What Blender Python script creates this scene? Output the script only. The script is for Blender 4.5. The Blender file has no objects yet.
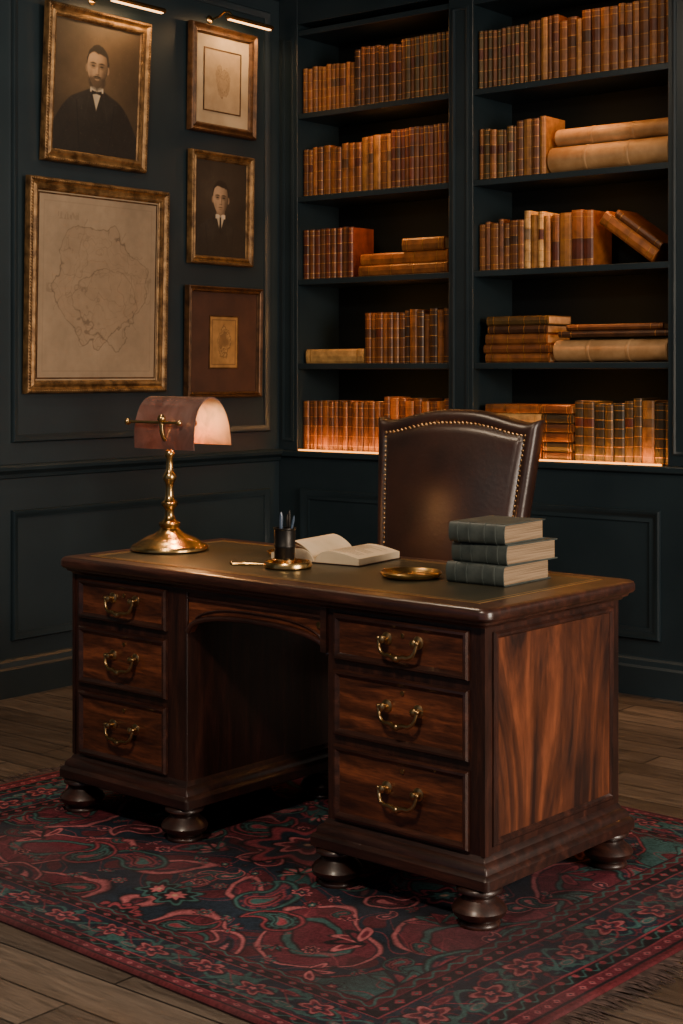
import bpy, math, random
import numpy as np
from mathutils import Vector, Matrix
random.seed(7)
rng = np.random.RandomState(7)
C = bpy.context.scene.collection
pi = math.pi

# ------------------------------------------------------------------ mesh builder
class MB:
    def __init__(s):
        s.v=[]; s.f=[]; s.c=[]; s.m=[]
    def add(s, vs, fs, col=(1,1,1,0), mi=0, M=None, cols=None):
        o=len(s.v)
        if M is not None: vs=[tuple(M@Vector(p)) for p in vs]
        s.v.extend([tuple(p) for p in vs])
        for k,f in enumerate(fs):
            s.f.append([i+o for i in f]); s.c.append(cols[k] if cols else col); s.m.append(mi)
    def box(s,x0,x1,y0,y1,z0,z1,**k):
        vs=[(x0,y0,z0),(x1,y0,z0),(x1,y1,z0),(x0,y1,z0),(x0,y0,z1),(x1,y0,z1),(x1,y1,z1),(x0,y1,z1)]
        s.add(vs,[(0,3,2,1),(4,5,6,7),(0,1,5,4),(1,2,6,5),(2,3,7,6),(3,0,4,7)],**k)
    def loft(s,rings,caps=True,closed=True,**k):
        n=len(rings[0]); vs=[p for r in rings for p in r]; fs=[]
        for j in range(len(rings)-1):
            for i in range(n if closed else n-1):
                a=j*n+i; b=j*n+(i+1)%n
                fs.append((a,b,b+n,a+n))
        if caps:
            fs.append(tuple(range(n))[::-1]); fs.append(tuple(range((len(rings)-1)*n,len(rings)*n)))
        s.add(vs,fs,**k)
    def lathe(s,prof,c=(0,0,0),seg=32,M=None,**k):
        rings=[[(c[0]+r*math.cos(2*pi*i/seg),c[1]+r*math.sin(2*pi*i/seg),c[2]+z) for i in range(seg)] for r,z in prof]
        s.loft(rings,M=M,**k)
    def sphere(s,c,r,seg=10,n=6,sq=(1,1,1),**k):
        rings=[]
        for j in range(n+1):
            a=-pi/2+pi*j/n*0.999+0.0005
            rings.append([(c[0]+sq[0]*r*math.cos(a)*math.cos(2*pi*i/seg),c[1]+sq[1]*r*math.cos(a)*math.sin(2*pi*i/seg),c[2]+sq[2]*r*math.sin(a)) for i in range(seg)])
        s.loft(rings,**k)
    def tube(s,pts,rad,seg=8,**k):
        pts=[Vector(p) for p in pts]; n=len(pts)
        if not hasattr(rad,'__len__'): rad=[rad]*n
        rings=[]; up=None
        for i in range(n):
            t=(pts[min(i+1,n-1)]-pts[max(i-1,0)]).normalized()
            if up is None:
                up=Vector((0,0,1)) if abs(t.z)<.9 else Vector((1,0,0))
            a=t.cross(up).normalized(); b=a.cross(t).normalized(); up=b
            rings.append([tuple(pts[i]+(a*math.cos(2*pi*j/seg)+b*math.sin(2*pi*j/seg))*rad[i]) for j in range(seg)])
        s.loft(rings,**k)
    def ring(s,o,a,b,n,w,h,prof,**k):
        o,a,b,n=map(Vector,(o,a,b,n)); vs=[]; fs=[]
        for i,q in prof:
            for (x,y) in ((i,i),(w-i,i),(w-i,h-i),(i,h-i)):
                vs.append(tuple(o+a*x+b*y+n*q))
        m=len(prof)
        for j in range(m):
            for i in range(4):
                A=j*4+i; B=j*4+(i+1)%4; A2=((j+1)%m)*4+i; B2=((j+1)%m)*4+(i+1)%4
                fs.append((A,B,B2,A2))
        s.add(vs,fs,**k)
    def rloft(s,x0,x1,y0,y1,layers,r=.02,seg=5,**k):
        rings=[]
        for ins,z in layers:
            X0,X1,Y0,Y1=x0+ins,x1-ins,y0+ins,y1-ins
            rr=max(r-ins*0.5,.001); ring=[]
            for cx,cy,a0 in ((X1-rr,Y0+rr,-pi/2),(X1-rr,Y1-rr,0),(X0+rr,Y1-rr,pi/2),(X0+rr,Y0+rr,pi)):
                for q in range(seg+1):
                    a=a0+pi/2*q/seg
                    ring.append((cx+rr*math.cos(a),cy+rr*math.sin(a),z))
            rings.append(ring)
        s.loft(rings,**k)
    def obj(s,name,mats,parent=None,smooth=False,ang=40,bevel=0,loc=None,rot=None,recalc=True):
        me=bpy.data.meshes.new(name)
        me.from_pydata(s.v,[],s.f)
        if recalc:
            import bmesh
            bm=bmesh.new(); bm.from_mesh(me); bmesh.ops.recalc_face_normals(bm,faces=bm.faces); bm.to_mesh(me); bm.free()
        if not isinstance(mats,(list,tuple)): mats=[mats]
        for m in mats: me.materials.append(m)
        me.polygons.foreach_set('material_index',s.m)
        ca=me.color_attributes.new('Col','FLOAT_COLOR','CORNER')
        cnt=np.array([len(f) for f in s.f]); arr=np.repeat(np.array([list(c)+[0]*(4-len(c)) for c in s.c],dtype=np.float32),cnt,axis=0)
        ca.data.foreach_set('color',arr.ravel())
        if smooth:
            me.polygons.foreach_set('use_smooth',[True]*len(me.polygons))
            me.set_sharp_from_angle(angle=math.radians(ang))
        me.update()
        ob=bpy.data.objects.new(name,me); C.objects.link(ob)
        if parent: ob.parent=parent
        if loc: ob.location=loc
        if rot: ob.rotation_euler=rot
        if bevel:
            b=ob.modifiers.new('bevel','BEVEL'); b.width=bevel; b.segments=2; b.limit_method='ANGLE'; b.angle_limit=math.radians(40)
        return ob

def empty(name,loc=(0,0,0),rot=(0,0,0)):
    e=bpy.data.objects.new(name,None); e.location=loc; e.rotation_euler=rot; e.empty_display_size=.1
    C.objects.link(e); return e

# ------------------------------------------------------------------ materials
def newmat(name):
    m=bpy.data.materials.new(name); m.use_nodes=True; nt=m.node_tree
    b=nt.nodes['Principled BSDF']; return m,nt,b
def N(nt,t,**k):
    n=nt.nodes.new(t)
    for a,v in k.items(): setattr(n,a,v)
    return n
def ramp(nt,pts):
    r=N(nt,'ShaderNodeValToRGB'); e=r.color_ramp.elements
    while len(e)<len(pts): e.new(.5)
    for q,(p,c) in zip(e,pts):
        q.position=p; q.color=(c[0],c[1],c[2],1)
    return r
def noise(nt,scale,mp=(1,1,1),detail=5,dist=0.,rough=.55,coord='Object',rot=(0,0,0)):
    tc=N(nt,'ShaderNodeTexCoord'); m=N(nt,'ShaderNodeMapping'); m.inputs['Scale'].default_value=mp; m.inputs['Rotation'].default_value=rot
    n=N(nt,'ShaderNodeTexNoise'); n.inputs['Scale'].default_value=scale; n.inputs['Detail'].default_value=detail
    n.inputs['Distortion'].default_value=dist; n.inputs['Roughness'].default_value=rough
    nt.links.new(tc.outputs[coord],m.inputs[0]); nt.links.new(m.outputs[0],n.inputs['Vector']); return n
def bump(nt,b,src,strength=.2,dist=.002):
    bp=N(nt,'ShaderNodeBump'); bp.inputs['Strength'].default_value=strength; bp.inputs['Distance'].default_value=dist
    nt.links.new(src,bp.inputs['Height']); nt.links.new(bp.outputs[0],b.inputs['Normal'])
def simple(name,c1,c2=None,scale=8,mp=(1,1,1),rough=.5,metal=0,coat=0,bstr=0,bscale=60,lo=.35,hi=.65,dist=0.,spec=.5,bdist=.002,crough=.2):
    m,nt,b=newmat(name); c2=c2 or c1
    n=noise(nt,scale,mp,dist=dist); r=ramp(nt,[(lo,c1),(hi,c2)])
    nt.links.new(n.outputs['Fac'],r.inputs[0]); nt.links.new(r.outputs[0],b.inputs['Base Color'])
    b.inputs['Roughness'].default_value=rough; b.inputs['Metallic'].default_value=metal; b.inputs['Coat Weight'].default_value=coat
    b.inputs['Coat Roughness'].default_value=crough; b.inputs['Specular IOR Level'].default_value=spec
    if bstr:
        n2=noise(nt,bscale,(1,1,1)); bump(nt,b,n2.outputs['Fac'],bstr,bdist)
    return m
def wood(name,dark,light,mp,scale=3,lo=.3,hi=.72,rough=.38,coat=.35,dist=.6,seed=0,fine=.8):
    m,nt,b=newmat(name)
    n=noise(nt,scale,mp,detail=7,dist=dist,rough=.6); n.noise_dimensions='4D'; n.inputs['W'].default_value=seed
    mid=tuple((a+2*c)/3 for a,c in zip(light,dark))
    r=ramp(nt,[(lo,dark),((lo+hi)/2,mid),(hi,light)])
    nt.links.new(n.outputs['Fac'],r.inputs[0])
    f=noise(nt,scale*9,mp,detail=3,rough=.7)
    r2=ramp(nt,[(.3,(.45,.45,.45)),(.6,(1.1,1.1,1.1))]); nt.links.new(f.outputs['Fac'],r2.inputs[0])
    mx=N(nt,'ShaderNodeMix',data_type='RGBA',blend_type='MULTIPLY'); mx.inputs[0].default_value=fine
    nt.links.new(r.outputs[0],mx.inputs[6]); nt.links.new(r2.outputs[0],mx.inputs[7]); nt.links.new(mx.outputs[2],b.inputs['Base Color'])
    w=noise(nt,6,(1,1,1)); rr=N(nt,'ShaderNodeMapRange'); rr.inputs[3].default_value=rough-.1; rr.inputs[4].default_value=rough+.18
    nt.links.new(w.outputs['Fac'],rr.inputs[0]); nt.links.new(rr.outputs[0],b.inputs['Roughness'])
    b.inputs['Coat Weight'].default_value=coat; b.inputs['Coat Roughness'].default_value=.22
    bump(nt,b,f.outputs['Fac'],.15,.001)
    return m
def attrmat(name,rough=.55,gold=True,bstr=.2,bscale=90,coat=0,bdist=.002):
    m,nt,b=newmat(name); a=N(nt,'ShaderNodeAttribute',attribute_name='Col')
    n=noise(nt,25,(1,1,1)); r=ramp(nt,[(.3,(.45,.42,.4)),(.7,(1.2,1.2,1.2))]); nt.links.new(n.outputs['Fac'],r.inputs[0])
    mx=N(nt,'ShaderNodeMix',data_type='RGBA',blend_type='MULTIPLY'); mx.inputs[0].default_value=.95 if gold else .2
    nt.links.new(a.outputs['Color'],mx.inputs[6]); nt.links.new(r.outputs[0],mx.inputs[7]); nt.links.new(mx.outputs[2],b.inputs['Base Color'])
    if gold:
        nt.links.new(a.outputs['Alpha'],b.inputs['Metallic'])
    b.inputs['Roughness'].default_value=rough; b.inputs['Coat Weight'].default_value=coat
    n2=noise(nt,bscale,(1,1,1)); bump(nt,b,n2.outputs['Fac'],bstr,bdist)
    return m
def emis(name,col,st):
    m,nt,b=newmat(name); b.inputs['Base Color'].default_value=(*col,1); b.inputs['Emission Color'].default_value=(*col,1); b.inputs['Emission Strength'].default_value=st
    return m

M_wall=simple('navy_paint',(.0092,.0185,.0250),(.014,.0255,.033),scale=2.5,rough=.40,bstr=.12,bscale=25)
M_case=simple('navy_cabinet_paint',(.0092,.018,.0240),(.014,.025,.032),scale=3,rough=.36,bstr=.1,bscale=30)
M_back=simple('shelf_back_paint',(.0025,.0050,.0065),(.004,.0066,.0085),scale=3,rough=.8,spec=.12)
M_ceil=simple('ceiling_paint',(.02,.025,.03),rough=.8)
M_brass=simple('aged_brass',(.46,.27,.09),(.66,.43,.17),scale=14,rough=.25,metal=1,bstr=.05,bscale=40)
M_pull=simple('antique_brass_pulls',(.34,.205,.085),(.56,.37,.17),scale=30,rough=.3,metal=1,bstr=.1,bscale=60)
M_gilt=simple('gilt_frame',(.070,.036,.013),(.27,.155,.060),scale=22,rough=.42,metal=.6,bstr=.7,bscale=70,bdist=.004)
M_gilt2=simple('dark_gilt_frame',(.045,.021,.009),(.13,.062,.025),scale=22,rough=.42,metal=.5,bstr=.5,bscale=80,bdist=.003)
M_tool=simple('gilt_tooling',(.40,.24,.09),(.55,.36,.15),scale=40,rough=.35,metal=.8)
M_dark=wood('mahogany_dark',(.013,.0055,.0045),(.10,.032,.018),(1.2,12,12),3,rough=.31,coat=.55)
M_base=wood('mahogany_base',(.010,.0042,.0034),(.070,.022,.013),(1.2,12,12),3,rough=.40,coat=.3)
M_darkv=wood('mahogany_dark_vertical',(.011,.005,.004),(.085,.027,.016),(12,12,1.2),3,rough=.33,coat=.45)
M_drawer=wood('mahogany_drawer',(.026,.008,.0045),(.29,.080,.030),(1.5,11,11),2.2,lo=.34,hi=.68,rough=.32,coat=.5,dist=1.1)
M_flame=wood('mahogany_flame',(.022,.008,.0055),(.25,.072,.027),(5.0,3.6,.9),1.7,lo=.38,hi=.64,rough=.36,coat=.45,dist=1.9,seed=3.3,fine=.5)
M_leathertop=simple('olive_leather',(.014,.0145,.009),(.027,.025,.014),scale=5,rough=.38,bstr=.25,bscale=180,bdist=.001,spec=.5)
M_leather=simple('brown_leather',(.015,.006,.0045),(.036,.013,.008),scale=5,rough=.36,bstr=.35,bscale=70,coat=.22,crough=.32,spec=.6)
M_steel=simple('dark_metal',(.03,.028,.025),rough=.4,metal=.8)
M_books=attrmat('old_bindings',rough=.48)
M_art=attrmat('artwork_print',rough=.55,gold=False,bstr=.05)
M_paper=simple('aged_paper',(.30,.22,.13),(.42,.32,.20),scale=6,rough=.75,bstr=.1,bscale=50)
M_page=simple('book_paper',(.58,.45,.29),(.72,.58,.39),scale=6,rough=.75,bstr=.1,bscale=50)
M_green=simple('green_cloth_cover',(.032,.044,.041),(.066,.080,.072),scale=20,rough=.5,bstr=.3,bscale=160,bdist=.001)
M_scroll=simple('vellum',(.26,.13,.045),(.46,.27,.12),scale=9,rough=.55,bstr=.2,bscale=30)
M_mat=simple('brown_mount',(.030,.011,.007),(.048,.018,.011),scale=10,rough=.6)
M_led=emis('led_strip',(1,.36,.06),4)
M_bulb=emis('bulb',(1,.55,.22),10)

def floor_mat():
    m,nt,b=newmat('oak_planks'); tc=N(nt,'ShaderNodeTexCoord'); mp=N(nt,'ShaderNodeMapping')
    nt.links.new(tc.outputs['Object'],mp.inputs[0])
    br=N(nt,'ShaderNodeTexBrick'); br.offset=.37; br.inputs['Scale'].default_value=1
    br.inputs['Brick Width'].default_value=1.25; br.inputs['Row Height'].default_value=.135; br.inputs['Mortar Size'].default_value=.0032
    br.inputs['Color1'].default_value=(.060,.047,.038,1); br.inputs['Color2'].default_value=(.135,.108,.086,1); br.inputs['Mortar'].default_value=(.005,.004,.0035,1)
    nt.links.new(mp.outputs[0],br.inputs['Vector'])
    n=noise(nt,3,(1,9,1),detail=9,dist=1.6,rough=.72); r=ramp(nt,[(.3,(.25,.23,.22)),(.7,(1.55,1.5,1.45))]); nt.links.new(n.outputs['Fac'],r.inputs[0])
    mx=N(nt,'ShaderNodeMix',data_type='RGBA',blend_type='MULTIPLY'); mx.inputs[0].default_value=1
    nt.links.new(br.outputs['Color'],mx.inputs[6]); nt.links.new(r.outputs[0],mx.inputs[7]); nt.links.new(mx.outputs[2],b.inputs['Base Color'])
    b.inputs['Roughness'].default_value=.38
    ad=N(nt,'ShaderNodeMath',operation='MULTIPLY_ADD'); ad.inputs[1].default_value=-1.2; nt.links.new(br.outputs['Fac'],ad.inputs[0]); nt.links.new(n.outputs['Fac'],ad.inputs[2])
    bump(nt,b,ad.outputs[0],.6,.005)
    return m
M_floor=floor_mat()

# ------------------------------------------------------------------ room shell
XL=-5.05; YB=5.74; YW=6.08; ZC=3.35; XR=2.2; YF=-1.2
def boxobj(name,x0,x1,y0,y1,z0,z1,mat,bevel=0,parent=None):
    mb=MB(); mb.box(x0,x1,y0,y1,z0,z1); return mb.obj(name,mat,parent=parent,bevel=bevel)
boxobj('floor',XL-.1,XR+.1,YF,YW+.1,-.1,0,M_floor)
boxobj('ceiling',XL-.1,XR+.1,YF,YW+.1,ZC,ZC+.1,M_ceil)
boxobj('wall_left',XL-.1,XL,YF,YW+.1,0,ZC,M_wall)
boxobj('wall_back',XL,XR+.1,YW,YW+.1,0,ZC,M_wall)
mb=MB()
wy0,wy1,wz0,wz1=1.9,4.1,.7,2.9
mb.box(XR,XR+.1,YF,wy0,0,ZC); mb.box(XR,XR+.1,wy1,YW,0,ZC); mb.box(XR,XR+.1,wy0,wy1,0,wz0); mb.box(XR,XR+.1,wy0,wy1,wz1,ZC)
mb.obj('wall_right',M_wall)
mb=MB(); mb.ring((XR-.02,wy0-.06,wz0-.06),(0,1,0),(0,0,1),(-1,0,0),wy1-wy0+.12,wz1-wz0+.12,[(0,-.1),(0,.02),(.03,.03),(.08,.02),(.08,-.1)])
for y in (2.63,3.37): mb.box(XR+.02,XR+.05,y-.015,y+.015,wz0,wz1)
for z in (1.4,2.15): mb.box(XR+.02,XR+.05,wy0,wy1,z-.015,z+.015)
mb.obj('added_window_1',M_case)  # added, out of view: gives the key light an opening to come through

def base_prof(mb,p0,p1,n,prof):
    p0,p1,n=Vector(p0),Vector(p1),Vector(n)
    rings=[[tuple(p+n*o+Vector((0,0,z))) for o,z in prof] for p in (p0,p1)]
    mb.loft(rings)
bprof=[(0,0),(.026,0),(.026,.115),(.020,.125),(.016,.145),(.008,.155),(0,.16)]
mb=MB(); base_prof(mb,(XL,YF,0),(XL,YB-.026,0),(1,0,0),bprof); mb.obj('baseboard_left',M_case)
rprof=[(0,.90),(.012,.905),(.016,.92),(.03,.93),(.042,.937),(.045,.95),(.035,.958),(0,.962)]
mb=MB(); base_prof(mb,(XL,YF,0),(XL,YB-.001,0),(1,0,0),rprof); mb.obj('trim_1',M_case)
cprof=[(0,ZC-.16),(.02,ZC-.15),(.03,ZC-.12),(.07,ZC-.07),(.10,ZC-.05),(.10,ZC),(0,ZC)]
mb=MB(); base_prof(mb,(XL,YF,0),(XL,YB,0),(1,0,0),cprof); mb.obj('trim_2',M_case)
pm=[(0,0),(0,.012),(.006,.020),(.014,.018),(.022,.010),(.034,.006),(.034,0)]
mb=MB()
for y0,y1 in ((4.06,5.66),(2.35,3.91),(.6,2.2)):
    mb.ring((XL,y0,1.05),(0,1,0),(0,0,1),(1,0,0),y1-y0,2.07,pm)
    mb.ring((XL,y0,.23),(0,1,0),(0,0,1),(1,0,0),y1-y0,.54,pm)
mb.obj('trim_3',M_case,smooth=True)

# ------------------------------------------------------------------ built-in bookcase
bc=empty('built_in_bookcase')
bays=[(-4.93,-4.02),(-3.885,-2.92),(-2.78,-1.83)]
stiles=[(XL,-4.93),(-4.02,-3.885),(-2.92,-2.78),(-1.83,-1.69)]
SH=[.955,1.385,1.80,2.21,2.62,3.03]
mb=MB()
for a,b in stiles:
    mb.box(a,b,YB,YW-.012,.955,ZC)
mb.box(XL,-1.69,YB,YW-.012,.0,.925)
mb.box(XL,-1.69,YB+.002,YW-.012,3.06,ZC)
mb.obj('carcass',M_case,parent=bc,bevel=.003)
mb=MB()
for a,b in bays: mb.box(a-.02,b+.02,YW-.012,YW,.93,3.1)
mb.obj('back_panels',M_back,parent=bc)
mb=MB()
for a,b in stiles:
    w=b-a
    if w>.1: mb.ring((a+.022,YB,1.0),(1,0,0),(0,0,1),(0,-1,0),w-.044,2.0,[(0,0),(0,.005),(.008,.008),(.016,.004),(.016,0)])
for a,b in bays:
    mb.ring((a+.03,YB,.23),(1,0,0),(0,0,1),(0,-1,0),b-a-.06,.54,pm)
    mb.ring((a+.06,YB,.26),(1,0,0),(0,0,1),(0,-1,0),b-a-.12,.48,[(0,0),(0,.004),(.02,.008),(.02,0)])
mb.obj('panel_moulding',M_case,parent=bc,smooth=True)
mb=MB(); mb.box(XL,-1.69,YB-.022,YW-.012,.925,.955); mb.obj('ledge',M_case,parent=bc,bevel=.006)
mb=MB()
for z in SH[1:]:
    for a,b in bays: mb.box(a,b,YB+.006,YW-.012,z-.028,z)
mb.obj('shelves',M_case,parent=bc,bevel=.003)
mb=MB()
for a,b in bays:
    mb.box(a+.01,b-.03,YB-.004,YB+.006,.955,.962)
mb.obj('led_profile',M_led,parent=bc)
mb=MB(); base_prof(mb,(XL+.0,YB,0),(-1.69,YB,0),(0,-1,0),bprof); mb.obj('baseboard_back',M_case)
mb=MB(); base_prof(mb,(XL+.1,YB,0),(-1.69,YB,0),(0,-1,0),cprof); mb.obj('trim_4',M_case)
boxobj('wall_back_panel',-1.69,XR,YB,YW,0,ZC,M_wall)

def area(name,loc,size,sy,energy,col,direction,spread=None):
    l=bpy.data.lights.new(name,'AREA'); l.shape='RECTANGLE'; l.size=size; l.size_y=sy; l.energy=energy; l.color=col
    if spread: l.spread=spread
    o=bpy.data.objects.new(name,l); o.location=loc; d=Vector(direction)
    o.rotation_euler=d.to_track_quat('-Z','Y').to_euler(); C.objects.link(o); return o
WARM=(1,.42,.10)
for bi,(a,b) in enumerate(bays):
    for k,z in enumerate(SH):
        if z>3: continue
        top=SH[k+1]-.03
        o=area('shelf_light',((a+b)/2+.05,YB+.014,top-.004),(b-a)*.34,.012,[2.0,2.2,2.1,2.1,1.1][k],WARM,(0,.35,-1))
        o.rotation_euler=(math.radians(14),0,0)
        o.parent=bc
    o=area('shelf_light',((a+b)/2,YB+.002,.968),(b-a)*.9,.012,2.1,(1,.36,.07),(0,.3,1)); o.rotation_euler=(math.radians(180-20),0,0); o.parent=bc

# ------------------------------------------------------------------ books
GOLD=(.46,.22,.05,.6)
def book(mb,M,t,D,H,col,nb=5,label=None,gold=GOLD,page=(.36,.23,.12,0)):
    col=(col[0],col[1]*.86,col[2]*.55,0)
    seg=4; arc=[]
    for k in range(seg+1):
        a=pi*k/seg; arc.append((t/2-math.cos(a)*t/2,.007-math.sin(a)*.009))
    def sect(out,z):
        p=[(x,y-out) for x,y in arc]+[(t,D),(0,D)]
        return [(x,y,z) for x,y in p]
    zs=[.03*H]+[H*(.12+.76*i/(nb-1)) for i in range(nb)]+[.965*H] if nb>1 else [.08*H,.9*H]
    segs=[]; z=0
    for i,zc in enumerate(zs):
        lc=col
        hb=.0011 if i in (0,len(zs)-1) else .0017
        if label and i==nb-1: lc=tuple(label)+(0,)
        segs.append((z,zc-hb,lc,0)); segs.append((zc-hb,zc+hb,gold,.0018)); z=zc+hb
    segs.append((z,H,col,0))
    for (z0,z1,c,out) in segs:
        r0=sect(out,z0); r1=sect(out,z1); n=len(r0); fs=[];cs=[]
        for i in range(n):
            j=(i+1)%n; fs.append((i,j,j+n,i+n)); cs.append(c if i<seg else col)
        mb.add(r0+r1,fs,M=M,cols=cs)
    n=seg+3
    mb.add(sect(0,H),[tuple(range(n))],M=M,cols=[col]); mb.add(sect(0,0),[tuple(range(n))[::-1]],M=M,cols=[col])
    mb.add([(t*.12,.012,H+.0004),(t*.88,.012,H+.0004),(t*.88,D-.006,H+.0004),(t*.12,D-.006,H+.0004)],[(0,1,2,3)],M=M,cols=[page])
BR=(.13,.047,.016); DK=(.050,.021,.011); TN=(.34,.17,.06); OR=(.30,.11,.028); RD=(.13,.030,.014); BK=(.022,.020,.014); MD=(.20,.080,.026); CR=(.50,.34,.18); OL=(.085,.055,.020)
def T(x,y,z): return Matrix.Translation((x,y,z))
yb=YB+.034
def jit(c,a=.25):
    f=1+random.uniform(-a,a); return tuple(min(1,q*f) for q in c)
def row(mb,x0,x1,z,h,cols,th=.036,dh=.006,same=True,nb=5,label=None,uniform=False):
    x=x0; i=0
    while x<x1-.012:
        t=th if uniform else th*random.uniform(.7,1.3)
        if x+t>x1: t=x1-x
        c=jit(cols[i%len(cols)] if same else random.choice(cols))
        lab=label if label else random.choice([None,tuple(q*.4 for q in c),None,(.08,.015,.006),None])
        n=nb if nb else random.choice([2,3,5,5,6])
        book(mb,T(x+.0006,yb+random.uniform(0,.008),z),t-.0012,.17,h+random.uniform(-dh,dh),c,nb=n,label=lab)
        x+=t; i+=1
def flat(mb,x0,L,z,t,col,D=.2,nb=4,dy=0,label=None):
    M=T(x0,yb+dy,z+t)@Matrix.Rotation(pi/2,4,'Y')
    book(mb,M,t,D,L,jit(col,.1),nb=nb,label=label)
mb=MB()
row(mb,-4.925,-4.60,SH[4],.225,[MD,OR],th=.033)
row(mb,-4.60,-4.32,SH[4],.275,[DK,BR],th=.036,dh=.014)
row(mb,-4.32,-4.03,SH[4],.29,[BR,OL],th=.026,dh=.002,uniform=True)
row(mb,-4.925,-4.56,SH[3],.235,[BR,MD,OR],th=.036,dh=.012)
row(mb,-4.56,-4.38,SH[3],.262,[TN,MD],th=.034)
row(mb,-4.38,-4.03,SH[3],.278,[RD,BR],th=.027,dh=.002,uniform=True)
row(mb,-4.925,-4.60,SH[2],.245,[RD,BR],th=.035,dh=.002,uniform=True)
flat(mb,-4.57,.52,SH[2],.052,MD); flat(mb,-4.565,.51,SH[2]+.053,.056,OR,dy=.01); flat(mb,-4.31,.24,SH[2]+.11,.06,MD,nb=3)
flat(mb,-4.91,.36,SH[1],.07,CR,nb=1,dy=.01)
row(mb,-4.54,-4.30,SH[1],.240,[BR,MD],th=.034,dh=.003)
row(mb,-4.30,-4.03,SH[1],.240,[DK,MD],th=.036,dh=.014,nb=None)
row(mb,-4.925,-4.42,SH[0],.245,[MD,BR],th=.034,dh=.003)
row(mb,-4.42,-4.03,SH[0],.262,[BR,OR],th=.04,dh=.012)
row(mb,-3.88,-3.62,SH[4],.262,[OL,BR],th=.024,dh=.003,uniform=True)
row(mb,-3.62,-3.30,SH[4],.265,[MD,BR,TN],th=.036,dh=.02,nb=None,same=False)
row(mb,-3.30,-2.925,SH[4],.285,[BR,MD],th=.04,dh=.012)
row(mb,-3.88,-3.68,SH[3],.225,[MD,OL],th=.028,dh=.01)
row(mb,-3.68,-3.53,SH[3],.25,[BR,TN],th=.04,dh=.01)
row(mb,-3.88,-3.64,SH[2],.215,[MD,BR,TN],th=.036,dh=.014,nb=None,same=False)
row(mb,-3.64,-3.50,SH[2],.242,[CR,TN],th=.034,dh=.018)
row(mb,-3.50,-3.29,SH[2],.242,[OR,TN,OR],th=.05,dh=.018,nb=3)
flat(mb,-3.84,.33,SH[1],.04,MD); flat(mb,-3.85,.34,SH[1]+.041,.04,BR); flat(mb,-3.84,.32,SH[1]+.082,.045,MD); flat(mb,-3.83,.31,SH[1]+.128,.038,DK); flat(mb,-3.835,.32,SH[1]+.167,.04,OL)
flat(mb,-3.46,.53,SH[1]+.108,.028,DK,nb=2); flat(mb,-3.42,.46,SH[1]+.137,.026,BR,nb=2)
flat(mb,-3.86,.31,SH[0],.05,MD); flat(mb,-3.85,.30,SH[0]+.051,.05,OR);flat(mb,-3.86,.31,SH[0]+.102,.045,BR);flat(mb,-3.85,.30,SH[0]+.148,.055,CR,nb=1);flat(mb,-3.84,.28,SH[0]+.204,.04,MD)
for k in range(6):
    flat(mb,-3.54+random.uniform(-.005,.005),.145,SH[0]+.041*k,.04,[DK,BK,BR][k%3],nb=2)
row(mb,-3.385,-3.10,SH[0],.255,[BK,OL],th=.045,dh=.01,nb=6)
row(mb,-3.10,-2.925,SH[0],.265,[OL,TN,BK],th=.045,dh=.012,nb=6)
for k,z in enumerate(SH[:5]):
    row(mb,-2.775,-2.3,z,.25,[BR,MD,TN],th=.036,dh=.012,same=False)
    row(mb,-2.3,-1.84,z,.27,[RD,OL,BR],th=.036,dh=.006)
th=math.radians(-54)
M=T(-3.015,yb,SH[2]+.001)@Matrix.Rotation(th,4,'Y'); book(mb,M,.062,.17,.305,OR,nb=3)
M=T(-3.015+.064*math.cos(th),yb,SH[2]+.001-.064*math.sin(th))@Matrix.Rotation(th,4,'Y'); book(mb,M,.032,.17,.26,BR,nb=3)
mb.obj('shelf_books',M_books)

def scroll(name,x0,x1,y,z,r,rz=0):
    mb=MB(); L=x1-x0
    prof=[(r*.35,.004),(r*.4,0),(r*.9,.0),(r,.006),(r*.985,L*.3),(r*1.02,L*.305),(r*1.02,L*.325),(r*.985,L*.33),(r*.985,L*.65),(r*1.02,L*.655),(r*1.02,L*.675),(r*.985,L*.68),(r,L-.006),(r*.9,L),(r*.4,L),(r*.35,L-.004)]
    M=T(x0,y,z)@Matrix.Rotation(rz,4,'Z')@Matrix.Rotation(pi/2,4,'Y')
    mb.lathe(prof,seg=24,M=M)
    return mb.obj(name,M_scroll,smooth=True,ang=25)
scroll('parchment_scroll',-3.525,-2.94,YB+.10,SH[3]+.062,.060)
scroll('parchment_scroll.001',-3.505,-2.935,YB+.11,SH[3]+.162,.039)
scroll('parchment_scroll.002',-3.49,-2.945,YB+.08,SH[1]+.0505,.048)

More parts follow.
